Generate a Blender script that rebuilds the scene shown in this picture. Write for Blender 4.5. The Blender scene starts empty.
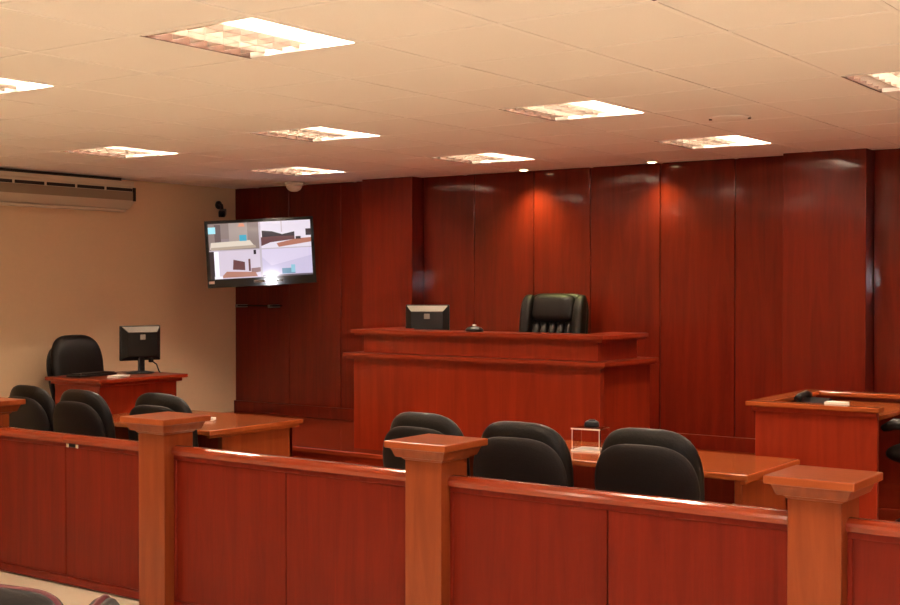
import bpy, bmesh, math, random
from mathutils import Vector, Matrix
random.seed(7)
SC = bpy.context.scene
COL = SC.collection
PI = math.pi
def R(d): return math.radians(d)

# ------------------------------------------------------------------ camera, world, exposure
HC = 1.75          # eye height
CE = 2.665         # ceiling height
WX = -8.76         # left wall
WY = 8.72          # back wall
EX, NY = 3.4, -2.6 # right wall, rear wall

cd = bpy.data.cameras.new('camera')
cd.sensor_fit = 'HORIZONTAL'; cd.sensor_width = 36.0
cd.lens = 36.0 * 1266.3 / 900.0
cd.clip_start = 0.05
cam = bpy.data.objects.new('camera', cd); COL.objects.link(cam)
cam.location = (0, 0, HC)
cam.rotation_euler = (R(90 - 0.82), 0, R(35.5))
SC.camera = cam

w = bpy.data.worlds.new('world'); SC.world = w; w.use_nodes = True
w.node_tree.nodes['Background'].inputs[0].default_value = (0.30, 0.24, 0.2, 1)
w.node_tree.nodes['Background'].inputs[1].default_value = 0.05

SC.view_settings.view_transform = 'Standard'
SC.view_settings.look = 'None'
SC.view_settings.gamma = 1.0
SC.view_settings.use_curve_mapping = False
SC.view_settings.exposure = 0.0

TUBE = 190.0                      # fluorescent tube emission
TUBE_COL = (1.0, 0.80, 0.61)
FLASH = 120.0                      # the camera's own flash
DOWN = 62.0                      # wall-washing downlights

fl = bpy.data.lights.new('camera_flash', 'POINT'); fl.energy = FLASH; fl.shadow_soft_size = 0.035
fl.color = (0.95, 0.93, 1.0)
flo = bpy.data.objects.new('camera_flash', fl); COL.objects.link(flo); flo.location = (0.05, -0.06, HC + 0.07)

# ------------------------------------------------------------------ materials
def nt(name):
    m = bpy.data.materials.new(name); m.use_nodes = True
    return m, m.node_tree, m.node_tree.nodes['Principled BSDF']
def plain(name, col, rough=0.5, metal=0.0, spec=0.5, coat=0.0, bump=0.0, bscale=60.0, var=0.0):
    m, t, b = nt(name)
    b.inputs['Base Color'].default_value = (*col, 1); b.inputs['Roughness'].default_value = rough
    b.inputs['Metallic'].default_value = metal; b.inputs['Specular IOR Level'].default_value = spec
    b.inputs['Coat Weight'].default_value = coat; b.inputs['Coat Roughness'].default_value = 0.12
    tc = t.nodes.new('ShaderNodeTexCoord'); n = t.nodes.new('ShaderNodeTexNoise')
    n.inputs['Scale'].default_value = bscale; n.inputs['Detail'].default_value = 4
    t.links.new(tc.outputs['Object'], n.inputs['Vector'])
    if bump:
        bp = t.nodes.new('ShaderNodeBump'); bp.inputs['Strength'].default_value = bump; bp.inputs['Distance'].default_value = 0.004
        t.links.new(n.outputs['Fac'], bp.inputs['Height']); t.links.new(bp.outputs['Normal'], b.inputs['Normal'])
    if var:
        mx = t.nodes.new('ShaderNodeMixRGB'); mx.inputs[1].default_value = (*[c * (1 - var) for c in col], 1)
        mx.inputs[2].default_value = (*[min(1, c * (1 + var)) for c in col], 1)
        t.links.new(n.outputs['Fac'], mx.inputs[0]); t.links.new(mx.outputs[0], b.inputs['Base Color'])
    return m
def wood(name, c1, c2, axis='Z', rough=0.32, coat=0.5, crough=0.14):
    m, t, b = nt(name)
    tc = t.nodes.new('ShaderNodeTexCoord'); mp = t.nodes.new('ShaderNodeMapping')
    oi = t.nodes.new('ShaderNodeObjectInfo'); ad = t.nodes.new('ShaderNodeVectorMath'); ad.operation = 'ADD'
    sc = {'Z': (9, 9, 0.7), 'X': (0.7, 9, 9), 'Y': (9, 0.7, 9)}[axis]
    mp.inputs['Scale'].default_value = sc
    ml = t.nodes.new('ShaderNodeMath'); ml.operation = 'MULTIPLY'; ml.inputs[1].default_value = 13.7
    t.links.new(oi.outputs['Random'], ml.inputs[0]); t.links.new(tc.outputs['Object'], ad.inputs[0]); t.links.new(ml.outputs[0], ad.inputs[1])
    t.links.new(ad.outputs[0], mp.inputs['Vector'])
    n = t.nodes.new('ShaderNodeTexNoise'); n.inputs['Scale'].default_value = 1.6; n.inputs['Detail'].default_value = 8
    n.inputs['Roughness'].default_value = 0.65; n.inputs['Distortion'].default_value = 0.8
    t.links.new(mp.outputs['Vector'], n.inputs['Vector'])
    rp = t.nodes.new('ShaderNodeValToRGB'); e = rp.color_ramp.elements
    e[0].position = 0.3; e[0].color = (*c1, 1); e[1].position = 0.72; e[1].color = (*c2, 1)
    t.links.new(n.outputs['Fac'], rp.inputs['Fac']); t.links.new(rp.outputs['Color'], b.inputs['Base Color'])
    b.inputs['Roughness'].default_value = rough; b.inputs['Coat Weight'].default_value = coat; b.inputs['Coat Roughness'].default_value = crough
    b.inputs['Specular IOR Level'].default_value = 0.10
    return m
def emit(name, col, s):
    m = bpy.data.materials.new(name); m.use_nodes = True; t = m.node_tree
    t.nodes.remove(t.nodes['Principled BSDF']); e = t.nodes.new('ShaderNodeEmission')
    e.inputs[0].default_value = (*col, 1); e.inputs[1].default_value = s
    t.links.new(e.outputs[0], t.nodes['Material Output'].inputs[0]); return m
def screen_mat(name, col, s):
    m, t, b = nt(name)
    b.inputs['Base Color'].default_value = (0.01, 0.01, 0.012, 1); b.inputs['Roughness'].default_value = 0.06; b.inputs['Specular IOR Level'].default_value = 0.4
    b.inputs['Emission Color'].default_value = (*col, 1); b.inputs['Emission Strength'].default_value = s
    return m

M = {}
M['wall_wood'] = wood('wall_wood', (0.086, 0.0060, 0.0026), (0.142, 0.0112, 0.0040), 'Z', 0.34, 0.48, 0.075)
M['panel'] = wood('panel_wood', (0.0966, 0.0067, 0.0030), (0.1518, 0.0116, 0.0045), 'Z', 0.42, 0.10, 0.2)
M['bench'] = wood('bench_wood', (0.1748, 0.0144, 0.0048), (0.2576, 0.0240, 0.0072), 'Z', 0.36, 0.4, 0.18)
M['bench_h'] = wood('bench_wood_horizontal', (0.18, 0.018, 0.006), (0.26, 0.030, 0.009), 'X', 0.30, 0.5, 0.15)
M['post'] = wood('post_wood', (0.1700, 0.0320, 0.0088), (0.2465, 0.0512, 0.0136), 'Z', 0.34, 0.4, 0.2)
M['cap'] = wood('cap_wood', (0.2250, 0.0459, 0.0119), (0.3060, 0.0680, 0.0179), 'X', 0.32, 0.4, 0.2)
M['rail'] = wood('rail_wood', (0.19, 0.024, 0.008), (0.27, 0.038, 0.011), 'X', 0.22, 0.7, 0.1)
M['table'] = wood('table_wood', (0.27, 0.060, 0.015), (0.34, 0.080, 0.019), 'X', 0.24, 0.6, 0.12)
M['dais'] = wood('dais_wood', (0.16, 0.016, 0.006), (0.23, 0.026, 0.008), 'X', 0.25, 0.6, 0.1)
M['groove'] = plain('groove_dark', (0.03, 0.006, 0.004), 0.7)
M['ceil'] = plain('ceiling_tile_white', (0.93, 0.91, 0.88), 0.9, bump=0.25, bscale=140, var=0.04)
M['grid'] = plain('ceiling_grid_white', (0.97, 0.95, 0.92), 0.5)
M['plaster'] = plain('cream_plaster', (0.80, 0.59, 0.375), 0.85, bump=0.1, bscale=40, var=0.03)
M['floor'] = plain('beige_floor_tile', (0.80, 0.69, 0.52), 0.3, var=0.05, bscale=6)
M['leather'] = plain('black_leather', (0.0055, 0.004, 0.0035), 0.42, bump=0.3, bscale=90, spec=0.24)
M['shell'] = plain('charcoal_vinyl', (0.008, 0.0055, 0.005), 0.55, bump=0.2, bscale=120, spec=0.18)
M['plastic'] = plain('black_plastic', (0.007, 0.007, 0.0075), 0.35, spec=0.3)
M['gloss'] = plain('gloss_black_bezel', (0.006, 0.006, 0.007), 0.05, spec=0.3)
M['silver'] = plain('silver_trim', (0.22, 0.20, 0.17), 0.5)
M['chrome'] = plain('chrome', (0.75, 0.72, 0.7), 0.12, metal=1.0)
M['white'] = plain('white_plastic', (0.75, 0.72, 0.66), 0.5)
M['paper'] = plain('paper', (0.80, 0.78, 0.74), 0.7)
M['ac'] = plain('cream_enamel', (0.66, 0.56, 0.42), 0.45)
M['acslot'] = plain('dark_slot', (0.03, 0.022, 0.016), 0.8)
M['acgrille'] = plain('brown_grille', (0.34, 0.25, 0.16), 0.6)
M['maroon'] = plain('maroon_edge', (0.10, 0.010, 0.016), 0.5)
M['cloth'] = plain('black_cloth', (0.011, 0.009, 0.009), 0.8, bump=0.3, bscale=200)
M['fix'] = plain('bronze_shield', (0.05, 0.022, 0.014), 0.5)
M['fixw'] = plain('white_reflector', (0.85, 0.83, 0.8), 0.4)
M['louver'] = plain('satin_louver', (0.42, 0.36, 0.31), 0.3, metal=0.8)
M['tube'] = emit('fluorescent_tube', TUBE_COL, TUBE)
M['bulb'] = emit('halogen_bulb', (1.0, 0.72, 0.38), 14.0)
m, t, b = nt('clear_acrylic')
b.inputs['Base Color'].default_value = (0.97, 0.95, 0.93, 1); b.inputs['Transmission Weight'].default_value = 1.0
b.inputs['Roughness'].default_value = 0.03; b.inputs['IOR'].default_value = 1.3
M['acrylic'] = m
M['glow'] = plain('frosted_edge', (0.85, 0.78, 0.70), 0.4)

# ------------------------------------------------------------------ helpers
def tag(o, label=None, cat=None, group=None, kind=None):
    if label: o['label'] = label
    if cat: o['category'] = cat
    if group: o['group'] = group
    if kind: o['kind'] = kind
    return o
def thing(name, loc, rz=0.0, label=None, cat=None, group=None):
    o = bpy.data.objects.new(name, None); COL.objects.link(o); o.empty_display_size = 0.1
    o.location = loc; o.rotation_euler = (0, 0, rz)
    return tag(o, label, cat, group)
def obj(name, bm, mat, parent=None, smooth=False, loc=None):
    me = bpy.data.meshes.new(name)
    bmesh.ops.recalc_face_normals(bm, faces=bm.faces)
    bm.to_mesh(me); bm.free()
    mats = mat if isinstance(mat, (list, tuple)) else [mat]
    for k in mats: me.materials.append(M[k])
    if smooth:
        for p in me.polygons: p.use_smooth = True
    o = bpy.data.objects.new(name, me); COL.objects.link(o)
    if parent: o.parent = parent
    if loc: o.location = loc
    return o
def box(x0, x1, y0, y1, z0, z1, bev=0.0, bm=None, seg=2):
    own = bmesh.new()
    bmesh.ops.create_cube(own, size=1.0)
    bmesh.ops.scale(own, vec=(x1 - x0, y1 - y0, z1 - z0), verts=own.verts)
    bmesh.ops.translate(own, vec=((x0 + x1) / 2, (y0 + y1) / 2, (z0 + z1) / 2), verts=own.verts)
    if bev: bmesh.ops.bevel(own, geom=own.edges[:], offset=bev, segments=seg, affect='EDGES', profile=0.5)
    if bm is None: return own
    merge(bm, own); return bm
def merge(a, b2):
    me = bpy.data.meshes.new('tmp'); b2.to_mesh(me); b2.free(); a.from_mesh(me); bpy.data.meshes.remove(me)
def prism(pts, axis, a0, a1, bm=None):
    """extrude a closed 2-D outline along an axis"""
    bm = bm or bmesh.new()
    def P(p, a):
        return {'X': (a, p[0], p[1]), 'Y': (p[0], a, p[1]), 'Z': (p[0], p[1], a)}[axis]
    A = [bm.verts.new(P(p, a0)) for p in pts]; B = [bm.verts.new(P(p, a1)) for p in pts]
    n = len(pts)
    for i in range(n): bm.faces.new((A[i], A[(i + 1) % n], B[(i + 1) % n], B[i]))
    bm.faces.new(A[::-1]); bm.faces.new(B); return bm
def cyl(p0, p1, r0, r1=None, n=16, bm=None):
    bm = bm or bmesh.new(); r1 = r0 if r1 is None else r1
    p0, p1 = Vector(p0), Vector(p1); d = (p1 - p0).normalized()
    u = d.orthogonal().normalized(); v = d.cross(u)
    A = [bm.verts.new(p0 + (u * math.cos(2 * PI * i / n) + v * math.sin(2 * PI * i / n)) * r0) for i in range(n)]
    B = [bm.verts.new(p1 + (u * math.cos(2 * PI * i / n) + v * math.sin(2 * PI * i / n)) * r1) for i in range(n)]
    for i in range(n): bm.faces.new((A[i], A[(i + 1) % n], B[(i + 1) % n], B[i]))
    bm.faces.new(A[::-1]); bm.faces.new(B); return bm
def lathe(prof, n=24, bm=None):
    bm = bm or bmesh.new(); rings = []
    for r, z in prof:
        rings.append([bm.verts.new((max(r, 1e-4) * math.cos(2 * PI * i / n), max(r, 1e-4) * math.sin(2 * PI * i / n), z)) for i in range(n)])
    for a, c in zip(rings, rings[1:]):
        for i in range(n): bm.faces.new((a[i], a[(i + 1) % n], c[(i + 1) % n], c[i]))
    bm.faces.new(rings[0][::-1]); bm.faces.new(rings[-1]); return bm
def tube(pts, r, n=8, bm=None):
    bm = bm or bmesh.new(); pts = [Vector(p) for p in pts]; rings = []
    for i, p in enumerate(pts):
        d = (pts[min(i + 1, len(pts) - 1)] - pts[max(i - 1, 0)]).normalized()
        u = d.cross(Vector((0.13, 0.27, 0.95))).normalized(); v = d.cross(u)
        rr = r[i] if isinstance(r, (list, tuple)) else r
        rings.append([bm.verts.new(p + (u * math.cos(2 * PI * k / n) + v * math.sin(2 * PI * k / n)) * rr) for k in range(n)])
    for a, c in zip(rings, rings[1:]):
        for k in range(n): bm.faces.new((a[k], a[(k + 1) % n], c[(k + 1) % n], c[k]))
    bm.faces.new(rings[0][::-1]); bm.faces.new(rings[-1]); return bm
def pillow(outline, c, thick, place, tb=None):
    """padded slab: outline of (u, v), centre c; thick half-depth front, tb back; place(u, v, d) -> point"""
    bm = bmesh.new(); tb = thick if tb is None else tb
    ss = [1.0, 0.985, 0.94, 0.86, 0.72, 0.5, 0.25]
    n = len(outline)
    def ring(s, d): return [bm.verts.new(place(c[0] + (u - c[0]) * s, c[1] + (v - c[1]) * s, d)) for u, v in outline]
    def dep(s): return (1 - s ** 5) ** 0.5
    mid = ring(1.0, 0.0)
    for sg, th in ((1, thick), (-1, tb)):
        prev = mid
        for s in ss[1:]:
            r = ring(s, sg * th * dep(s))
            for i in range(n): bm.faces.new((prev[i], prev[(i + 1) % n], r[(i + 1) % n], r[i]))
            prev = r
        cv = bm.verts.new(place(c[0], c[1], sg * th))
        for i in range(n): bm.faces.new((prev[i], prev[(i + 1) % n], cv))
    return bm
def arch(w0, w1, z0, z1, e=3.2, n=44, top=0.5):
    """closed outline: half-width w0 at the bottom to w1 at the shoulders, superellipse rounded"""
    pts = []; zc = (z0 + z1) / 2; h = (z1 - z0) / 2
    for i in range(n):
        a = 2 * PI * i / n; ca, sa = math.cos(a), math.sin(a)
        x = math.copysign(abs(ca) ** (2 / e), ca); z = math.copysign(abs(sa) ** (2 / e), sa)
        k = (z + 1) / 2; wdt = w0 + (w1 - w0) * min(1, k * 1.5)
        pts.append((x * wdt, zc + z * h))
    return pts
def kids(o): return [c for c in bpy.data.objects if c.parent == o]
def copy_tree(o, parent=None):
    c = o.copy(); COL.objects.link(c); c.parent = parent
    for ch in kids(o): copy_tree(ch, c)
    return c

# ------------------------------------------------------------------ the setting
def struct(name, bm, mat): return tag(obj(name, bm, mat), kind='structure')
struct('floor', box(WX - 0.2, EX + 0.2, NY - 0.2, WY + 0.3, -0.12, 0.0), 'floor')
struct('wall_left', box(WX - 0.15, WX, NY, WY + 0.3, 0, CE + 0.3), 'plaster')
struct('wall_right', box(EX, EX + 0.15, NY, WY + 0.3, 0, CE + 0.3), 'plaster')
struct('wall_rear', box(WX, EX, NY - 0.15, NY, 0, CE + 0.3), 'plaster')

# ceiling: slab above, square tiles on a T-bar grid below
S = 0.60; GX, GY = -1.855, 3.726
IX0, IX1 = -12, 9                # column indices, line i at GX + i*S
IY0, IY1 = -5, 9
cells = {}
LIGHTS = [(-3, -1), (-6, -1), (-3, 3), (0, 3), (-6, 3), (-9, 3), (-9, 6), (-6, 6), (-3, 6),
          (0, -1), (3, -1), (3, 3), (0, 6), (3, 6), (-9, -1), (-6, -5), (-3, -5), (0, -5), (3, -5)]  # this row: fixtures out of view, continuing the pattern, added for illumination
ceil = struct('ceiling', box(WX - 0.15, EX + 0.15, NY - 0.15, WY + 0.3, CE + 0.2, CE + 0.3), 'ceil')
# plain lowered ceiling behind the camera (no tiles in view)
obj('ceiling_soffit', box(WX, EX, NY, GY + IY0 * S, CE, CE + 0.05), 'ceil', ceil)
tile_me = {}
def tile(x0, x1, y0, y1):
    g = 0.011
    key = (round(x1 - x0, 3), round(y1 - y0, 3))
    if key not in tile_me:
        hx, hy = key[0] / 2 - g, key[1] / 2 - g
        o = obj('ceiling_tile', box(-hx, hx, -hy, hy, 0.0, 0.015, 0.003, seg=1), 'ceil', ceil); tile_me[key] = o.data
    else:
        o = bpy.data.objects.new('ceiling_tile', tile_me[key]); COL.objects.link(o); o.parent = ceil
    o.location = ((x0 + x1) / 2, (y0 + y1) / 2, CE - 0.0008 + random.uniform(0, 0.001))
for i in range(IX0, IX1):
    for j in range(IY0, IY1):
        x0, x1 = max(GX + i * S, WX), min(GX + (i + 1) * S, EX)
        y0, y1 = max(GY + j * S, -10), min(GY + (j + 1) * S, WY)
        if x1 - x0 < 0.05 or y1 - y0 < 0.05 or (i, j) in LIGHTS: continue
        tile(x0, x1, y0, y1)
gb = bmesh.new(); tw = 0.012
for i in range(IX0, IX1 + 1):
    x = GX + i * S
    if WX < x < EX: box(x - tw, x + tw, GY + IY0 * S, WY, CE - 0.0028, CE + 0.0005, bm=gb)
for j in range(IY0, IY1 + 1):
    y = GY + j * S
    if y < WY: box(WX, EX, y - tw, y + tw, CE - 0.0022, CE + 0.0005, bm=gb)
obj('ceiling_grid', gb, 'grid', ceil)

# back wall: dark substrate, wood panels, two proud pilasters, skirting
DZ = 0.53
wb = struct('wall_back', box(WX, EX, WY + 0.03, WY + 0.25, 0, CE + 0.2), 'groove')
JX = [WX, -8.06, -7.43, -7.05]
def panels(xs):
    for a, c in zip(xs, xs[1:]):
        obj('wall_panel', box(a + 0.003, c - 0.003, WY, WY + 0.035, 0.05, CE, 0.004, seg=1), 'wall_wood', wb)
panels(JX); panels([-6.50, -5.97, -5.39, -4.87, -4.27, -3.67, -3.25])
panels([-2.67, -2.05, -1.4, -0.8, -0.2, 0.4, 1.0, 1.6, 2.2, 2.8, EX])
PD = 0.16
for a, c in ((-7.05, -6.50), (-3.25, -2.67)):
    obj('pilaster', box(a, c, WY - PD, WY + 0.03, 0.05, CE, 0.005, seg=2), 'wall_wood', wb)
bb = struct('baseboard_back', box(WX, -7.05, WY - 0.022, WY + 0.001, DZ, DZ + 0.105, 0.003, seg=1), 'wall_wood')
for a, c in ((-6.5, -3.25), (-2.67, EX)):
    obj('skirting', box(a, c, WY - 0.022, WY + 0.001, DZ, DZ + 0.105, 0.003, seg=1), 'wall_wood', bb)
for a, c in ((-7.05, -6.50), (-3.25, -2.67)):
    obj('skirting', box(a - 0.022, c + 0.022, WY - PD - 0.022, WY - PD + 0.001, DZ, DZ + 0.105, 0.003, seg=1), 'wall_wood', bb)

# raised floor: high dais along the back wall, lower platform at both ends
da = struct('floor_dais', box(-7.42, -2.9, 7.08, WY + 0.03, 0.0, DZ), 'dais')
obj('nosing', box(-7.43, -2.89, 7.055, 7.09, DZ - 0.035, DZ + 0.002, 0.008), 'rail', da)
obj('step', box(-7.42, -2.9, 6.82, 7.08, 0.0, 0.27, 0.006, seg=1), 'dais', da)
struct('floor_platform_left', box(WX, -7.421, 5.85, WY + 0.03, 0.0, 0.25), 'dais')
struct('floor_platform_right', box(-2.899, EX, 6.78, WY + 0.03, 0.0, 0.33), 'dais')
struct('floor_dais_end_left', box(WX, -7.421, 7.35, WY + 0.03, 0.251, DZ), 'dais')
struct('floor_dais_end_right', box(-2.899, EX, 8.12, WY + 0.03, 0.331, DZ), 'dais')

# ------------------------------------------------------------------ ceiling lights
def make_troffer():
    t = thing('ceiling_light', (0, 0, CE), 0, 'square recessed fluorescent light with louvers set in the tiled ceiling', 'ceiling light', 'recessed fluorescent lights')
    h = S / 2 - 0.012; d = 0.125
    bm = bmesh.new()
    for a in ((h - 0.012, h, -h, h), (-h + 0.012, h - 0.012, -h, -h + 0.012), (-h + 0.012, h - 0.012, h - 0.012, h)):
        box(a[0], a[1], a[2], a[3], -0.002, 0.042, bm=bm)
    obj('frame', bm, 'fixw', t)
    obj('side_shield', box(-h, -h + 0.012, -h, h, -0.002, 0.062), 'fix', t)
    bm = bmesh.new(); k = h
    for a in ((-k, -k + 0.006, -k, k), (k - 0.006, k, -k, k), (-k, k, -k, -k + 0.006), (-k, k, k - 0.006, k)):
        box(a[0], a[1], a[2], a[3], 0.042, d, bm=bm)
    box(-k, k, -k, k, d, d + 0.006, bm=bm)
    obj('reflector', bm, 'fixw', t)
    for x in (-0.17, 0.0, 0.17):
        o = obj('fluorescent_tube', cyl((x, -h + 0.02, 0.088), (x, h - 0.02, 0.088), 0.019, n=12), 'tube', t, True)
    xr = 0.085                                   # cross blades stop here; the last tube shows beyond them
    for k in range(6):
        y = -0.225 + k * 0.09
        obj('louver', prism([(y - 0.007, 0.064), (y + 0.007, 0.064), (y + 0.0015, 0.008), (y - 0.0015, 0.008)], 'X', -h + 0.012, xr), 'louver', t)
    for x in (-0.195, -0.102, -0.009, xr):
        obj('divider', prism([(x - 0.007, 0.064), (x + 0.007, 0.064), (x + 0.0015, 0.008), (x - 0.0015, 0.008)], 'Y', -h + 0.012, h - 0.012), 'louver', t)
    return t
tr = make_troffer()
LL = {(-9, 3): 'square recessed fluorescent light nearest the long air conditioner', (-9, 6): 'square recessed fluorescent light nearest the television and dome camera',
      (-6, 6): 'square recessed fluorescent light above the high bench with monitor and armchair', (-3, 6): 'square recessed fluorescent light close to the round cover plate and wood wall',
      (0, 6): 'unseen square recessed fluorescent light above the far end of the walled desk', (3, 6): 'unseen square recessed fluorescent light in the corner beyond the walled desk'}
for k, (i, j) in enumerate(LIGHTS):
    o = tr if k == 0 else copy_tree(tr)
    o.location = (GX + (i + 0.5) * S, GY + (j + 0.5) * S, CE)
    o['label'] = LL.get((i, j), 'square recessed fluorescent light with louvers among plain tiles, away from the walls')

# downlights in front of the back wall, aimed at it
def downlight(x, y, label, k):
    t = thing('downlight', (x, y, CE), 0, label, 'spotlight', 'wall-washing spotlights')
    obj('trim_ring', lathe([(0.052, -0.001), (0.056, -0.006), (0.04, -0.012), (0.036, -0.004)]), 'white', t, True)
    obj('bulb', lathe([(0.0, -0.006), (0.02, -0.016), (0.034, -0.010), (0.035, -0.002), (0.0, -0.001)]), 'bulb', t, True)
    l = bpy.data.lights.new('downlight_beam', 'SPOT'); l.energy = DOWN * k; l.color = (1.0, 1.0, 0.34)
    l.spot_size = R(108); l.spot_blend = 1.0; l.shadow_soft_size = 0.03
    lo = bpy.data.objects.new('downlight_beam', l); COL.objects.link(lo); lo.parent = t
    lo.location = (0, 0, -0.03); lo.rotation_euler = (R(10), 0, 0)
downlight(-5.36, WY - 0.2, 'small recessed spotlight over the wood wall between monitor and large armchair', 1.0)
downlight(-4.24, WY - 0.2, 'small recessed spotlight over the wood wall between large armchair and walled desk', 0.6)

# ceiling fittings
t = thing('ceiling_speaker_plate', (-2.78, 6.53, CE - 0.004), 0, 'flush round white cover plate in a tile beside a ceiling light', 'cover plate')
obj('plate', lathe([(0.0, -0.006), (0.10, -0.006), (0.112, -0.002), (0.112, 0.002), (0.0, 0.002)], 32), 'ceil', t, True)
for s in (-1, 1): obj('screw', cyl((s * 0.1, 0.03 * s, -0.011), (s * 0.1, 0.03 * s, -0.004), 0.009, n=10), 'acslot', t)
t = thing('ceiling_camera', (-7.70, 8.40, CE - 0.004), 0, 'small white dome camera under the ceiling above the television', 'camera')
obj('base', lathe([(0.0, 0.0), (0.085, 0.0), (0.085, -0.03), (0.0, -0.03)]), 'white', t, True)
obj('dome', lathe([(0.0, -0.085), (0.03, -0.082), (0.055, -0.068), (0.07, -0.045), (0.072, -0.03), (0.0, -0.03)]), 'white', t, True)

# ------------------------------------------------------------------ air conditioner on the left wall
ac = thing('air_conditioner', (WX + 0.002, 5.6, CE), 0, 'long cream wall air conditioner with a row of dark slots', 'air conditioner')
L = 1.72; D = 0.20
prof = [(0.0, -0.285), (0.05, -0.285), (0.13, -0.262), (D, -0.20), (D, -0.075), (D - 0.015, -0.06), (D - 0.015, -0.030), (0.0, -0.030)]
obj('casing', prism([(p[0], p[1]) for p in prof], 'Y', -1.0, L), 'ac', ac)
obj('top_gap', box(0.0, D - 0.03, -1.0, L - 0.12, -0.030, -0.006), 'acslot', ac)
for k in range(9):
    y1 = L - 0.03 - k * 0.30
    obj('air_slot', box(D - 0.002, D + 0.006, y1 - 0.275, y1, -0.118, -0.092, 0.002, seg=1), 'acslot', ac)
gm = bmesh.new()
box(D - 0.004, D + 0.003, -1.0, L - 0.02, -0.195, -0.122, bm=gm)
for k in range(7): box(D, D + 0.009, -1.0, L - 0.02, -0.192 + k * 0.0102, -0.188 + k * 0.0102, bm=gm)
obj('grille', gm, 'acgrille', ac)
obj('end_trim', box(D - 0.01, D + 0.012, L - 0.025, L + 0.004, -0.2, -0.085, 0.003, seg=1), 'acslot', ac)
obj('lower_flap', box(0.06, 0.15, -1.0, L - 0.05, -0.292, -0.27, 0.004, seg=1), 'ac', ac)

# ------------------------------------------------------------------ barrier: posts, rail sections, gate
YF = 4.60; PW = 0.205; PCX = [-6.89, -5.255, -3.432, -1.622]
RT = 0.884; CT = 1.036
def make_post(x, label):
    t = thing('rail_post', (x, YF + PW / 2, 0), 0, label, 'post', 'posts of the courtroom barrier')
    h = PW / 2
    obj('shaft', box(-h, h, -h, h, 0.0, CT - 0.075, 0.004), 'post', t)
    # moulded cap: cove below a square slab
    bm = bmesh.new(); pr = [(h, CT - 0.090), (h + 0.006, CT - 0.086), (h + 0.012, CT - 0.078), (h + 0.032, CT - 0.074), (h + 0.038, CT - 0.060), (h + 0.043, CT - 0.045), (h + 0.050, CT - 0.032)]
    rings = [[bm.verts.new((sx * r, sy * r, z)) for sx, sy in ((-1, -1), (1, -1), (1, 1), (-1, 1))] for r, z in pr]
    for a, c in zip(rings, rings[1:]):
        for i in range(4): bm.faces.new((a[i], a[(i + 1) % 4], c[(i + 1) % 4], c[i]))
    bm.faces.new(rings[0][::-1]); bm.faces.new(rings[-1])
    obj('cap_moulding', bm, 'post', t)
    k = h + 0.070
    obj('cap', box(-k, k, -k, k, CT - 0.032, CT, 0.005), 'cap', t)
    return t
make_post(PCX[0], 'wooden barrier post at the far side of the low double gate, beyond its latch')
make_post(PCX[1], 'square wooden barrier post with moulded cap between gate and table with white pad')
make_post(PCX[2], 'square wooden barrier post with moulded cap in front of a partly hidden chair')
make_post(PCX[3], 'square wooden barrier post with moulded cap in front of the walled corner desk')

def rail_profile(yc, zt):
    pts = [(yc - 0.042, zt - 0.048)]
    for i in range(9):
        a = PI - PI * i / 8
        pts.append((yc + 0.046 * math.cos(a), zt - 0.028 + 0.028 * math.sin(a)))
    pts.append((yc + 0.042, zt - 0.048)); return pts
def make_section(x0, x1, label, gate=False):
    xc = (x0 + x1) / 2; yc = YF + 0.095
    t = thing('barrier_gate' if gate else 'wooden_railing', (xc, yc, 0), 0, label, 'gate' if gate else 'railing', None if gate else 'panelled sections of the courtroom barrier')
    a, c = x0 - xc, x1 - xc; zb = 0.012 if gate else 0.0
    halves = ((a, -0.002), (0.002, c))
    if gate:
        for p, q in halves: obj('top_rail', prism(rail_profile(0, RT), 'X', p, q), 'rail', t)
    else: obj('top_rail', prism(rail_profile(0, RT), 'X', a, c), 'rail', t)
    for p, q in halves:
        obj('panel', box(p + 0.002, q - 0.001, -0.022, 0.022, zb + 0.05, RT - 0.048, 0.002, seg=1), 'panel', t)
    for sy in (-1, 1):
        y0, y1 = sorted((sy * 0.022, sy * 0.031))
        obj('rail_moulding', box(a, c, y0, y1, RT - 0.075, RT - 0.048, 0.003, seg=1), 'panel', t)
        obj('kick_strip', box(a, c, y0, y1, zb, zb + 0.045, 0.003, seg=1), 'panel', t)
        for p, q in ((a, a + 0.022), (c - 0.022, c)):
            obj('stile', box(p, q, y0, y1, zb + 0.045, RT - 0.075, 0.003, seg=1), 'panel', t)
    obj('bottom_rail', box(a, c, -0.022, 0.022, zb, zb + 0.05), 'panel', t)
    if gate:
        la = obj('latch', box(0.03, 0.13, -0.034, -0.022, 0.812, 0.83, 0.003, seg=1), 'plastic', t)
        la['label'] = 'small dark bolt latch with bright ends'
        for s in (0.035, 0.12): obj('latch_plate', box(s - 0.011, s + 0.011, -0.038, -0.022, 0.808, 0.834, 0.003, seg=1), 'chrome', la)
    return t
h = PW / 2
make_section(PCX[0] + h + 0.004, PCX[1] - h - 0.004, 'low wooden double gate with a small latch between two barrier posts', True)
make_section(PCX[1] + h, PCX[2] - h, 'wooden barrier section in front of the table with the white pad')
make_section(PCX[2] + h, PCX[3] - h, 'wooden barrier section in front of the table with the clear stand')
make_section(PCX[3] + h, PCX[3] + h + 1.6, 'wooden barrier section in front of the walled corner desk')

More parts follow.
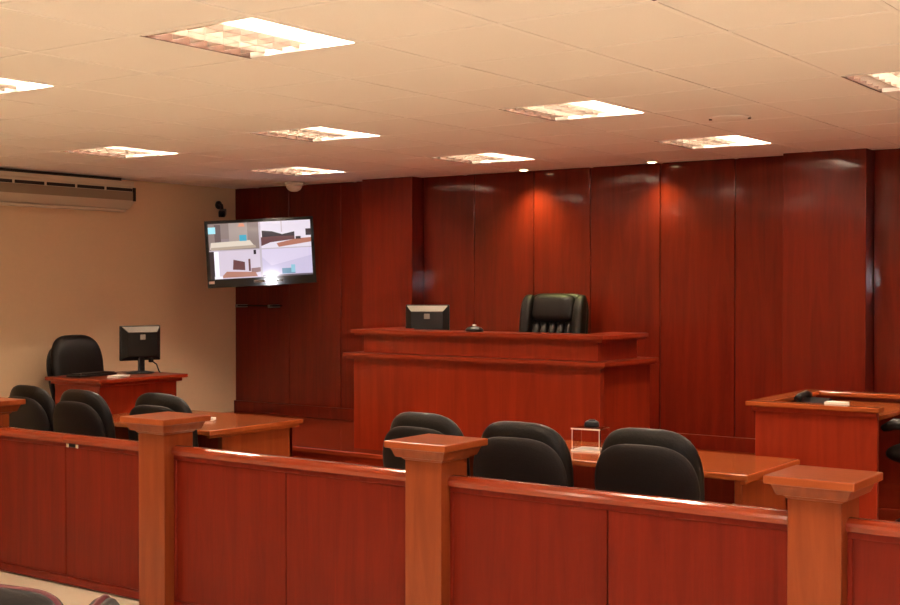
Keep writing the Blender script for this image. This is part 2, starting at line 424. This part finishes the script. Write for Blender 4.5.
# ------------------------------------------------------------------ judge's bench
jb = thing('judge_bench', (-5.02, 7.26, DZ), 0, 'two-tiered wooden high bench with moulded ledges below the spotlights', 'bench')
X0, X1 = -6.06 + 5.02, -3.98 + 5.02; Y1 = 0.72
zl = 1.243 - DZ; zt = 1.415 - DZ
obj('front_panel', box(X0, X1, 0.0, 0.04, -0.05, zl - 0.03, 0.003, seg=1), 'bench', jb)
for xa, xb in ((X0, X0 + 0.04), (X1 - 0.04, X1)):
    obj('side_panel', box(xa, xb, 0.04, Y1, 0.0, zl - 0.03, 0.003, seg=1), 'bench', jb)
def uslab(x0, x1, y0, y1, wdt, z0, z1, bm=None):
    bm = bmesh.new()
    pts = [(x0, y0), (x1, y0), (x1, y1), (x1 - wdt, y1), (x1 - wdt, y0 + wdt), (x0 + wdt, y0 + wdt), (x0 + wdt, y1), (x0, y1)]
    prism(pts, 'Z', z0, z1, bm)
    return bm
def uledge(name, x0, x1, y0, y1, wdt, z1, par):
    obj(name, uslab(x0, x1, y0, y1, wdt, z1 - 0.026, z1), 'bench_h', par)
    m2 = obj(name + '_moulding', uslab(x0 + 0.02, x1 - 0.02, y0 + 0.02, y1, wdt - 0.03, z1 - 0.044, z1 - 0.026), 'bench', par)
uledge('lower_ledge', X0 - 0.055, X1 + 0.065, -0.06, Y1, 0.2, zl, jb)
obj('upper_front', box(X0 + 0.05, X1 - 0.05, 0.06, 0.09, zl, zt - 0.04, 0.002, seg=1), 'bench', jb)
for xa, xb in ((X0 + 0.05, X0 + 0.08), (X1 - 0.08, X1 - 0.05)):
    obj('upper_side', box(xa, xb, 0.09, Y1 - 0.1, zl, zt - 0.04, 0.002, seg=1), 'bench', jb)
uledge('upper_ledge', X0 - 0.03, X1 + 0.02, 0.0, Y1 - 0.07, 0.27, zt, jb)
obj('worktop', box(X0 + 0.16, X1 - 0.16, 0.15, Y1 - 0.02, 0.67, 0.70, 0.004, seg=1), 'bench_h', jb)

# ------------------------------------------------------------------ desks and tables
def counsel_table(x0, x1, y0, y1, z1, label, inset=0.04):
    xc, yc = (x0 + x1) / 2, (y0 + y1) / 2
    t = thing('counsel_table', (xc, yc, 0), 0, label, 'table', 'long wooden tables behind the barrier')
    a, bq = (x1 - x0) / 2, (y1 - y0) / 2
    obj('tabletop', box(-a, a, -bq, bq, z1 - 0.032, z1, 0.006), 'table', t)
    obj('apron', box(-a + 0.05, a - 0.05, bq - 0.09, bq - 0.06, 0.2, z1 - 0.032, 0.002, seg=1), 'bench', t)
    for s in (-1, 1):
        xa, xb = sorted((s * (a - 0.05), s * (a - 0.09)))
        obj('end_panel', box(xa, xb, -bq + inset, bq - 0.06, 0.0, z1 - 0.032, 0.003, seg=1), 'post', t)
        xa, xb = sorted((s * (a - 0.02), s * (a - 0.05)))
        obj('edge_moulding', box(xa, xb, -bq + 0.02, bq - 0.02, z1 - 0.052, z1 - 0.032, 0.003, seg=1), 'table', t)
    return t
counsel_table(-7.38, -6.02, 5.76, 6.66, 0.80, 'wooden table with a white note pad, close to the low gate', 0.16)
counsel_table(-4.35, -2.44, 5.97, 6.70, 0.80, 'wooden table carrying the clear acrylic stand, facing the high bench')

# clerk desk by the left wall
cdk = thing('clerk_desk', (-7.78, 6.46, 0.25), 0, 'wooden desk with moulded top holding a monitor by the cream wall', 'desk')
obj('desktop', box(-0.30, 0.34, -0.43, 0.43, 0.772, 0.80, 0.005), 'bench_h', cdk)
obj('top_moulding', box(-0.27, 0.31, -0.40, 0.40, 0.745, 0.772, 0.006), 'bench', cdk)
obj('front_panel', box(0.24, 0.27, -0.375, 0.375, 0.0, 0.745, 0.002, seg=1), 'bench', cdk)
for s in (-1, 1):
    ya, yb = sorted((s * 0.375, s * 0.345))
    obj('side_panel', box(-0.25 if s < 0 else -0.07, 0.24, ya, yb, 0.0, 0.745, 0.002, seg=1), 'bench', cdk)

# witness / secretary desk with raised rim at the right
wd = thing('walled_desk', (-2.47, 7.4, 0.33), 0, 'walled wooden corner desk with a raised rim and cluttered worktop', 'desk')
a = 0.37; fy = -0.50; by = 0.52; z1 = 0.75
obj('front_panel', box(-a + 0.045, a, fy + 0.045, fy + 0.075, 0.0, z1 - 0.026, 0.002, seg=1), 'bench', wd)
obj('side_panel', box(-a + 0.045, -a + 0.075, fy + 0.075, by - 0.03, 0.0, z1 - 0.026, 0.002, seg=1), 'bench', wd)
obj('rear_panel', box(-a + 0.075, 1.5, by - 0.06, by - 0.03, 0.2, z1 - 0.026, 0.002, seg=1), 'bench', wd)
obj('front_rim', box(-a, a + 0.02, fy, fy + 0.10, z1 - 0.026, z1, 0.004, seg=1), 'table', wd)
obj('side_rim', box(-a, -a + 0.12, fy + 0.10, by, z1 - 0.026, z1, 0.004, seg=1), 'table', wd)
obj('rear_rim', box(-a + 0.12, 1.5, by - 0.12, by, z1 - 0.026, z1, 0.004, seg=1), 'table', wd)
obj('rim_moulding', box(-a + 0.03, a, fy + 0.025, fy + 0.05, z1 - 0.055, z1 - 0.026, 0.003, seg=1), 'bench', wd)
obj('worktop', box(-a + 0.075, a, fy + 0.075, by - 0.06, z1 - 0.075, z1 - 0.05, 0.002, seg=1), 'table', wd)

# ------------------------------------------------------------------ chairs
def star_base(t):
    obj('gas_column', cyl((0, 0, 0.11), (0, 0, 0.43), 0.027, 0.03), 'plastic', t, True)
    for k in range(5):
        a = 2 * PI * k / 5 + 0.3; ca, sa = math.cos(a), math.sin(a)
        lg = obj('base_leg', tube([(0.02 * ca, 0.02 * sa, 0.125), (0.16 * ca, 0.16 * sa, 0.11), (0.26 * ca, 0.26 * sa, 0.075)], [0.03, 0.025, 0.016]), 'plastic', t, True)
        px, py = 0.26 * ca, 0.26 * sa
        obj('caster', cyl((px - 0.018 * sa, py + 0.018 * ca, 0.028), (px + 0.018 * sa, py - 0.018 * ca, 0.028), 0.028), 'plastic', lg, True)
def arm(t, s, x=0.25):
    obj('armrest', tube([(s * (x - 0.08), -0.05, 0.44), (s * x, -0.06, 0.46), (s * (x + 0.01), -0.05, 0.56), (s * x, -0.02, 0.655), (s * x, 0.18, 0.66), (s * (x - 0.01), 0.25, 0.63)], [0.018, 0.02, 0.022, 0.03, 0.033, 0.018], 10), 'plastic', t, True)
def make_chair():
    """swivel chair facing +Y, backrest at -Y"""
    t = thing('swivel_chair', (0, 0, 0))
    star_base(t)
    def seatp(u, v, d): return (u, v, 0.48 + d + 0.02 * max(0, v) - 0.25 * max(0, v - 0.15) ** 2)
    obj('seat', pillow([(x, z) for x, z in arch(0.215, 0.22, -0.23, 0.28, 4.2)], (0, 0.03), 0.055, seatp), 'leather', t, True)
    def backp(off, cv):
        def f(u, v, d): return (u, -0.245 - (v - 0.5) * 0.16 + cv * u * u + off + d, v)
        return f
    obj('back_cushion', pillow(arch(0.235, 0.258, 0.46, 1.09, 3.4), (0, 0.77), 0.055, backp(0.03, 0.35), 0.05), 'leather', t, True)
    obj('back_shell', pillow(arch(0.225, 0.263, 0.44, 1.02, 3.2), (0, 0.74), 0.02, backp(-0.035, 0.35), 0.035), 'shell', t, True)
    arm(t, -1); arm(t, 1)
    return t
ch0 = make_chair()
used = []
def put_chair(loc, rz, label, group):
    o = ch0 if not used else copy_tree(ch0); used.append(1)
    o.location = loc; o.rotation_euler = (0, 0, rz)
    return tag(o, label, 'chair', group)
G1 = 'black swivel chairs at the tables'
put_chair((-2.66, 5.56, 0), R(4), 'black leather swivel chair beside the end of the table with the clear stand', G1)
put_chair((-3.28, 5.46, 0), R(3), 'black leather swivel chair at the table between the clear stand and the rail post', G1)
put_chair((-3.90, 5.54, 0), R(-2), 'black leather swivel chair partly hidden behind the cap of a rail post', G1)
put_chair((-5.92, 5.54, 0), R(2), 'black leather swivel chair behind the gate post, nearest the white note pad', G1)
put_chair((-6.505, 5.43, 0), R(-2), 'black leather swivel chair behind the gate latch, overlapping its neighbour', G1)
put_chair((-7.06, 5.45, 0), R(-3), 'black leather swivel chair behind the gate, nearest the cream wall', G1)
put_chair((-8.18, 6.62, 0.25), R(-88), 'black padded swivel chair between the cream wall and the clerk desk', G1)
put_chair((-1.83, 7.25, 0.33), R(86), 'black swivel chair drawn up to the walled corner desk', G1)

def make_judge_chair(loc, rz):
    t = thing('high_back_chair', loc, rz, 'large black leather armchair with side bolsters behind the high bench', 'chair')
    star_base(t)
    def seatp(u, v, d): return (u, v, 0.48 + d)
    obj('seat', pillow(arch(0.27, 0.28, -0.25, 0.29, 4.2), (0, 0.02), 0.065, seatp), 'leather', t, True)
    def backp(off):
        def f(u, v, d): return (u, -0.25 - (v - 0.5) * 0.13 + 0.12 * u * u + off + d, v)
        return f
    obj('back_shell', pillow(arch(0.29, 0.285, 0.45, 1.15, 5.5), (0, 0.8), 0.04, backp(0.0), 0.05), 'leather', t, True)
    obj('head_pad', pillow([(x, z) for x, z in arch(0.19, 0.185, 0.93, 1.145, 4.5)], (0, 1.03), 0.055, backp(0.055), 0.03), 'leather', t, True)
    for s in (-1, 1):
        obj('bolster', pillow([(x + s * 0.235, z) for x, z in arch(0.052, 0.05, 0.5, 1.14, 5)], (s * 0.235, 0.82), 0.075, backp(0.04), 0.03), 'leather', t, True)
    for k in range(5):
        x = -0.144 + k * 0.072
        obj('lumbar_pleat', pillow([(u + x, v) for u, v in arch(0.037, 0.037, 0.55, 0.925, 3)], (x, 0.74), 0.05, backp(0.04), 0.03), 'leather', t, True)
    arm(t, -1, 0.31); arm(t, 1, 0.31)
    return t
make_judge_chair((-5.07, 8.24, DZ), R(180))

# audience chairs in front of the barrier
def make_aud():
    t = thing('padded_chair', (0, 0, 0))
    for sx in (-1, 1):
        for y0, y1 in ((-0.2, -0.16), (0.2, 0.18)):
            obj('leg', tube([(sx * 0.22, y0, 0.0), (sx * 0.21, y1, 0.43)], 0.013), 'plastic', t, True)
        obj('back_post', tube([(sx * 0.2, -0.17, 0.43), (sx * 0.2, -0.23, 0.6)], 0.013), 'plastic', t, True)
    obj('seat', pillow(arch(0.23, 0.24, -0.21, 0.24, 5), (0, 0.015), 0.04, lambda u, v, d: (u, v, 0.455 + d)), 'cloth', t, True)
    bp = lambda off: (lambda u, v, d: (u, -0.215 - (v - 0.5) * 0.14 + 0.2 * u * u + off + d, v))
    obj('backrest_shell', pillow(arch(0.21, 0.24, 0.52, 0.90, 6), (0, 0.71), 0.012, bp(0.0), 0.02), 'maroon', t, True)
    obj('backrest_pad', pillow(arch(0.203, 0.232, 0.53, 0.894, 6), (0, 0.71), 0.012, bp(-0.012), 0.028), 'cloth', t, True)
    obj('front_pad', pillow(arch(0.2, 0.23, 0.53, 0.892, 6), (0, 0.71), 0.035, bp(0.012), 0.012), 'cloth', t, True)
    return t
a1 = make_aud(); a1.location = (-3.185, 2.44, 0); a1.rotation_euler.z = R(10)
tag(a1, 'black padded visitor chair with maroon edge, its flat top below the gate', 'chair', 'visitor chairs before the barrier')
a2 = copy_tree(a1); a2.location = (-2.485, 2.32, 0); a2.rotation_euler.z = R(-50)
tag(a2, 'black padded visitor chair with maroon edge, turned sideways next to another', 'chair', 'visitor chairs before the barrier')

# ------------------------------------------------------------------ monitors
def make_monitor(loc, rz, label, w2, hgt, zb, tilt=0.0):
    """screen faces +Y, back towards -Y"""
    t = thing('monitor', loc, rz, label, 'monitor', 'black desk monitors seen from behind')
    obj('base', lathe([(0.0, 0.0), (0.11, 0.0), (0.11, 0.008), (0.04, 0.018), (0.0, 0.018)]), 'plastic', t, True)
    obj('neck', box(-0.025, 0.025, -0.035, -0.005, 0.01, zb + 0.08, 0.006), 'plastic', t)
    bm = box(-w2, w2, -0.012, 0.022, zb, zb + hgt, 0.006)
    obj('housing', bm, 'plastic', t)
    # raised tapered back
    bm = bmesh.new(); k = 0.72
    A = [bm.verts.new(v) for v in ((-w2 * 0.96, -0.012, zb + 0.01), (w2 * 0.96, -0.012, zb + 0.01), (w2 * 0.96, -0.012, zb + hgt - 0.008), (-w2 * 0.96, -0.012, zb + hgt - 0.008))]
    B = [bm.verts.new(v) for v in ((-w2 * k, -0.05, zb + 0.035), (w2 * k, -0.05, zb + 0.035), (w2 * k, -0.05, zb + hgt - 0.055), (-w2 * k, -0.05, zb + hgt - 0.055))]
    for i in range(4): bm.faces.new((A[i], A[(i + 1) % 4], B[(i + 1) % 4], B[i]))
    bm.faces.new(A[::-1]); bm.faces.new(B)
    hb = obj('back_cover', bm, 'plastic', t)
    bm = bmesh.new()
    q = ((-w2 * 0.93, -0.0135, zb + hgt - 0.011), (w2 * 0.93, -0.0135, zb + hgt - 0.011), (w2 * k, -0.051, zb + hgt - 0.054), (-w2 * k, -0.051, zb + hgt - 0.054))
    A = [bm.verts.new(v) for v in q]; B = [bm.verts.new((v[0], v[1] - 0.004, v[2] + 0.004)) for v in q]
    for i in range(4): bm.faces.new((A[i], A[(i + 1) % 4], B[(i + 1) % 4], B[i]))
    bm.faces.new(A[::-1]); bm.faces.new(B)
    obj('top_bevel', bm, 'silver', t)['label'] = 'silver sloped upper edge'
    obj('badge', box(-0.022, 0.022, -0.054, -0.049, zb + hgt * 0.60, zb + hgt * 0.60 + 0.04, 0.002, seg=1), 'silver', t)
    obj('screen', box(-w2 + 0.012, w2 - 0.012, 0.0215, 0.0235, zb + 0.014, zb + hgt - 0.014), 'gloss', t)
    return t
make_monitor((-5.76, 7.78, DZ + 0.70), R(30), 'black monitor with silver top edge behind the high bench', 0.168, 0.27, 0.095)
make_monitor((-7.80, 6.72, 1.05), R(72), 'black monitor standing on the desk by the cream wall', 0.165, 0.275, 0.10)

# ------------------------------------------------------------------ television on a wall arm
W2, H2 = 0.475, 0.295
TA = R(43.5); tdir = Vector((-math.sin(TA), math.cos(TA), 0))
tv = thing('television', (-7.86, 8.14, 2.03), 0, 'flat black television showing four camera views on a wall arm', 'television')
rt = Vector((math.cos(TA), math.sin(TA), 0))      # right along the screen as seen from the room
tilt = R(0.0); nrm = (-tdir * math.cos(tilt) + Vector((0, 0, -1)) * math.sin(tilt)).normalized()
up = nrm.cross(rt).normalized()
if up.z < 0: up = -up
ro = R(3.2); r2 = rt * math.cos(ro) + up * math.sin(ro); u2 = -rt * math.sin(ro) + up * math.cos(ro)
tv.matrix_world = Matrix(((r2.x, u2.x, nrm.x, -7.86), (r2.y, u2.y, nrm.y, 8.14), (r2.z, u2.z, nrm.z, 2.035), (0, 0, 0, 1)))
# local frame: x right, y up, z towards the viewer
obj('cabinet', box(-W2, W2, -H2, H2, -0.05, 0.0, 0.008), 'gloss', tv)
bz = bmesh.new(); e = 0.028
for q in ((-W2, W2, H2 - e, H2), (-W2, W2, -H2, -H2 + 0.075), (-W2, -W2 + e, -H2 + 0.075, H2 - e), (W2 - e, W2, -H2 + 0.075, H2 - e)): box(*q, 0.0, 0.012, bm=bz)
obj('bezel', bz, 'gloss', tv)
sx0, sx1, sy0, sy1 = -W2 + e, W2 - e, -H2 + 0.075, H2 - e
SM = {}
def smat(col, s=1.0):
    k = 'screen_%d' % len(SM)
    M[k] = screen_mat(k, col, 1.35 * s); SM[k] = 1; return k
def spoly(parts):
    """flat picture made of coloured polygons in screen fractions"""
    bm = bmesh.new(); mats = []
    for li, (col, pts) in enumerate(parts):
        vs = [bm.verts.new((sx0 + (sx1 - sx0) * p[0], sy0 + (sy1 - sy0) * p[1], 0.0015 + li * 0.00012)) for p in pts]
        f = bm.faces.new(vs); f.material_index = li; mats.append(smat(col))
    return bm, mats
def rc(x0, y0, x1, y1): return [(x0, y0), (x1, y0), (x1, y1), (x0, y1)]
lav = (0.50, 0.43, 0.53); br = (0.10, 0.035, 0.04); dk = (0.02, 0.012, 0.018)
pic = [
    ((0.42, 0.36, 0.42), rc(0.0, 0.0, 1.0, 1.0)),
    # upper left: bench view
    ((0.20, 0.15, 0.14), rc(0.0, 0.52, 0.49, 1.0)), ((0.30, 0.24, 0.22), rc(0.20, 0.6, 0.38, 1.0)), ((0.10, 0.07, 0.07), rc(0.06, 0.62, 0.12, 0.98)),
    ((0.30, 0.62, 0.70), rc(0.0, 0.82, 0.07, 0.94)), ((0.55, 0.22, 0.14), [(0.29, 0.93), (0.36, 0.93), (0.345, 0.99), (0.305, 0.99)]),
    ((0.58, 0.50, 0.42), [(0.01, 0.54), (0.44, 0.58), (0.40, 0.68), (0.02, 0.66)]), ((0.36, 0.28, 0.22), [(0.02, 0.52), (0.46, 0.54), (0.45, 0.59), (0.02, 0.57)]),
    ((0.04, 0.30, 0.42), rc(0.30, 0.67, 0.37, 0.78)), ((0.22, 0.17, 0.18), rc(0.12, 0.67, 0.2, 0.72)),
    # upper right: row of chairs
    ((0.60, 0.54, 0.62), rc(0.51, 0.52, 1.0, 1.0)), (dk, [(0.52, 0.70), (0.66, 0.72), (0.84, 0.68), (0.84, 0.80), (0.72, 0.76), (0.62, 0.82), (0.52, 0.84)]),
    (br, [(0.51, 0.56), (0.60, 0.62), (0.84, 0.66), (0.84, 0.72), (0.66, 0.73), (0.51, 0.72)]), ((0.34, 0.13, 0.09), [(0.68, 0.53), (1.0, 0.60), (1.0, 0.68), (0.86, 0.67), (0.66, 0.60)]),
    (dk, rc(0.85, 0.66, 0.90, 0.71)), (dk, rc(0.95, 0.72, 1.0, 0.84)), ((0.45, 0.36, 0.40), rc(0.71, 0.80, 0.72, 1.0)),
    # lower left: witness stand
    ((0.52, 0.45, 0.54), rc(0.0, 0.0, 0.49, 0.5)), (dk, rc(0.0, 0.0, 0.045, 0.5)), ((0.80, 0.76, 0.84), rc(0.045, 0.05, 0.09, 0.5)), (br, [(0.22, 0.16), (0.34, 0.14), (0.34, 0.29), (0.23, 0.34)]),
    (br, rc(0.375, 0.12, 0.395, 0.34)), ((0.22, 0.12, 0.12), [(0.40, 0.08), (0.49, 0.1), (0.49, 0.18), (0.40, 0.17)]), ((0.34, 0.15, 0.11), [(0.10, 0.02), (0.46, 0.02), (0.44, 0.10), (0.16, 0.13)]),
    ((0.70, 0.68, 0.72), rc(0.04, 0.0, 0.12, 0.05)), (dk, rc(0.43, 0.42, 0.455, 0.5)),
    # lower right: pale wall, lighter in a fan towards the top, and a desk
    ((0.46, 0.41, 0.56), rc(0.51, 0.0, 1.0, 0.5)), ((0.54, 0.48, 0.62), [(0.60, 0.20), (1.0, 0.36), (1.0, 0.5), (0.51, 0.5), (0.51, 0.36)]),
    ((0.10, 0.22, 0.32), rc(0.70, 0.04, 0.83, 0.14)), ((0.20, 0.42, 0.52), rc(0.79, 0.06, 0.83, 0.2)), ((0.09, 0.07, 0.09), rc(0.51, 0.0, 1.0, 0.03)),
]
bm, mats = spoly(pic)
so = obj('screen', bm, mats, tv); so['label'] = 'lit screen split into four camera pictures'
obj('brand_plate', box(-0.075, 0.02, -H2 + 0.03, -H2 + 0.048, 0.012, 0.0135), 'silver', tv)
obj('sticker', box(-W2 + 0.01, -W2 + 0.06, -H2 + 0.035, -H2 + 0.06, 0.012, 0.0135), 'paper', tv)
for k in range(3): obj('button', box(0.08 + k * 0.04, 0.105 + k * 0.04, -H2 + 0.032, -H2 + 0.042, 0.012, 0.0145), 'silver', tv)
# arm back to the corner
mi = tv.matrix_world.inverted()
pA = mi @ Vector((-8.2, WY - 0.02, 2.02)); pB = mi @ Vector((-8.12, 8.5, 2.02))
obj('mount_arm', tube([pA, pB, Vector((0, 0, -0.05))], 0.022), 'plastic', tv, True)
obj('mount_plate', box(-0.12, 0.12, -0.12, 0.12, -0.065, -0.05, 0.003, seg=1), 'plastic', tv)
wp = obj('wall_plate', box(-0.10, 0.10, -0.018, 0.018, -0.12, 0.12, 0.003, seg=1), 'plastic', tv)
wp.matrix_parent_inverse = tv.matrix_world.inverted(); wp.location = (-8.2, WY - 0.02, 2.02)

# small glass shelf under the television, fixed to the back wall
t = thing('glass_shelf', (-8.38, WY, 1.545), 0, 'thin dark glass shelf on the wood wall under the television', 'shelf')
obj('shelf_plate', box(-0.24, 0.24, -0.14, -0.004, 0.0, 0.012, 0.003, seg=1), 'gloss', t)
for s in (-0.22, 0.2): obj('bracket', box(s - 0.012, s + 0.012, -0.15, 0.0, -0.012, 0.016, 0.004, seg=1), 'silver', t)

# corner camera on a bracket
t = thing('security_camera', (WX, 8.50, 2.50), 0, 'small dark security camera on a bracket high in the wall corner', 'camera')
obj('bracket', tube([(0.0, 0, 0.0), (0.05, 0, 0.0), (0.08, -0.02, -0.06)], 0.012), 'plastic', t, True)
obj('mount_disc', cyl((0.0, 0, 0), (0.012, 0, 0), 0.04), 'plastic', t, True)
bd = obj('body', box(-0.03, 0.03, -0.10, 0.06, -0.03, 0.03, 0.008), 'plastic', t); bd.location = (0.09, -0.03, -0.075); bd.rotation_euler = (R(12), 0, R(40))
ln = obj('lens', cyl((0, -0.10, 0), (0, -0.125, 0), 0.022), 'gloss', bd, True)

# ------------------------------------------------------------------ small things
# on the judge's bench
t = thing('desk_microphone', (-5.08, 7.42, 1.415), 0, 'small black domed device with a pale button on the high bench', 'microphone')
obj('base', lathe([(0.0, 0.0), (0.062, 0.0), (0.066, 0.012), (0.05, 0.03), (0.02, 0.038), (0.0, 0.038)]), 'plastic', t, True)
obj('button', lathe([(0.0, 0.036), (0.016, 0.036), (0.014, 0.05), (0.0, 0.052)], 14), 'white', t, True)
# acrylic stand on the counsel table
t = thing('acrylic_stand', (-3.55, 6.36, 0.80), R(8), 'clear acrylic two-tier stand on the table between two swivel chairs', 'stand')
obj('top_plate', box(-0.088, 0.088, -0.075, 0.075, 0.125, 0.131), 'acrylic', t)
obj('top_edge', box(-0.088, 0.088, -0.079, -0.0755, 0.124, 0.132), 'glow', t)
obj('base_plate', box(-0.088, 0.088, -0.075, 0.075, 0.0, 0.006), 'acrylic', t)
obj('base_edge', box(-0.088, 0.088, -0.079, -0.0755, 0.0, 0.010), 'glow', t)
for x in (-0.082, 0.082): obj('upright', box(x - 0.0016, x + 0.0016, -0.075, -0.072, 0.006, 0.125), 'glow', t)
for x in (-0.085, 0.085): obj('side_pane', box(x - 0.002, x + 0.002, -0.068, 0.075, 0.006, 0.125), 'acrylic', t)
o = thing('paper_sheet', (-3.55, 6.36, 0.808), R(8), 'pale sheet lying on the lower tier of the clear stand', 'paper')
obj('sheet', box(-0.078, 0.078, -0.06, 0.065, 0.0, 0.003), 'paper', o)
o = thing('handset', (-3.545, 6.37, 0.932), R(25), 'small rounded black device on top of the clear stand', 'device')
obj('body', pillow(arch(0.045, 0.045, -0.03, 0.03, 2.4, 24), (0, 0), 0.036, lambda u, v, d: (u, v, d + 0.004), 0.004), 'plastic', o, True)
obj('grip', box(-0.02, 0.02, -0.012, 0.012, 0.034, 0.045, 0.004), 'plastic', o)
o = thing('stapler', (-3.44, 6.50, 0.80), R(20), 'small black stapler on the table beside the clear stand', 'stapler')
obj('base', box(-0.06, 0.06, -0.016, 0.016, 0.0, 0.010, 0.004), 'plastic', o)
obj('arm', prism([(-0.06, 0.010), (0.05, 0.022), (0.062, 0.034), (0.0, 0.046), (-0.06, 0.036)], 'Y', -0.014, 0.014), 'plastic', o)
obj('tip', box(0.056, 0.066, -0.012, 0.012, 0.014, 0.036, 0.002, seg=1), 'chrome', o)
# note pad on the table near the gate
o = thing('note_pad', (-6.50, 6.20, 0.80), R(30), 'small white note pad on the table close to the gate post', 'note pad')
obj('pages', box(-0.05, 0.05, -0.035, 0.035, 0.003, 0.02), 'paper', o); obj('backing', box(-0.052, 0.052, -0.037, 0.037, 0.0, 0.003), 'acgrille', o)
# clerk desk clutter
o = thing('keyboard', (-7.84, 6.28, 1.05), R(-82), 'flat black keyboard beside the monitor on the clerk desk', 'keyboard')
obj('case', box(-0.2, 0.2, -0.07, 0.07, 0.0, 0.018, 0.005), 'plastic', o)
km = bmesh.new()
for i in range(14):
    for j in range(5): box(-0.186 + i * 0.0267, -0.186 + i * 0.0267 + 0.022, -0.058 + j * 0.024, -0.058 + j * 0.024 + 0.019, 0.018, 0.026, bm=km)
obj('keys', km, 'shell', o)['kind'] = 'stuff'
o = thing('paper_stack', (-7.56, 6.30, 1.05), R(14), 'small stack of white papers on the edge of the clerk desk', 'papers')
for k in range(3): obj('sheet', box(-0.05 + k * 0.004, 0.05 + k * 0.004, -0.07, 0.07, k * 0.006, k * 0.006 + 0.005), 'paper', o)
o = thing('monitor_cable', (-7.66, 6.74, 1.05), 0, 'thin dark cables curling behind the monitor on the clerk desk', 'cable')
obj('cord', tube([(0.0, 0.06, 0.004), (0.02, 0.03, 0.02), (-0.03, 0.05, 0.07), (-0.06, 0.02, 0.1)], 0.005), 'plastic', o, True)
obj('plug', box(-0.075, -0.045, 0.005, 0.035, 0.085, 0.12, 0.004), 'plastic', o)
# walled desk clutter (worktop at z = 0.33 + 0.70)
zw = 0.33 + 0.70
o = thing('black_telephone', (-2.54, 7.18, zw), R(-10), 'low black telephone on the worktop of the walled desk', 'telephone')
obj('body', prism([(-0.08, 0.0), (0.08, 0.0), (0.08, 0.055), (0.05, 0.06), (-0.08, 0.025)], 'X', -0.08, 0.08), 'plastic', o)
obj('receiver', tube([(-0.065, -0.06, 0.055), (-0.065, -0.04, 0.072), (-0.065, 0.04, 0.084), (-0.065, 0.065, 0.072)], [0.024, 0.018, 0.018, 0.024], 10), 'plastic', o, True)
o = thing('loose_papers', (-2.50, 7.03, zw), R(20), 'crumpled white papers on the worktop of the walled desk', 'papers')
for k, (dx, dy, rz) in enumerate(((0, 0, 0), (0.04, 0.02, 25), (0.09, -0.03, -12))):
    s = obj('sheet', box(-0.06, 0.06, -0.045, 0.045, 0.0, 0.02), 'paper', o); s.location = (dx + 0.05, dy - 0.02, 0.021 * k); s.rotation_euler.z = R(rz)
o = thing('file_folder', (-2.64, 7.48, zw), R(-4), 'dark file folder lying on the worktop of the walled desk', 'folder')
obj('cover', box(-0.06, 0.06, -0.12, 0.12, 0.0, 0.03, 0.004), 'shell', o); obj('pages', box(-0.052, 0.064, -0.112, 0.112, 0.007, 0.023), 'paper', o)
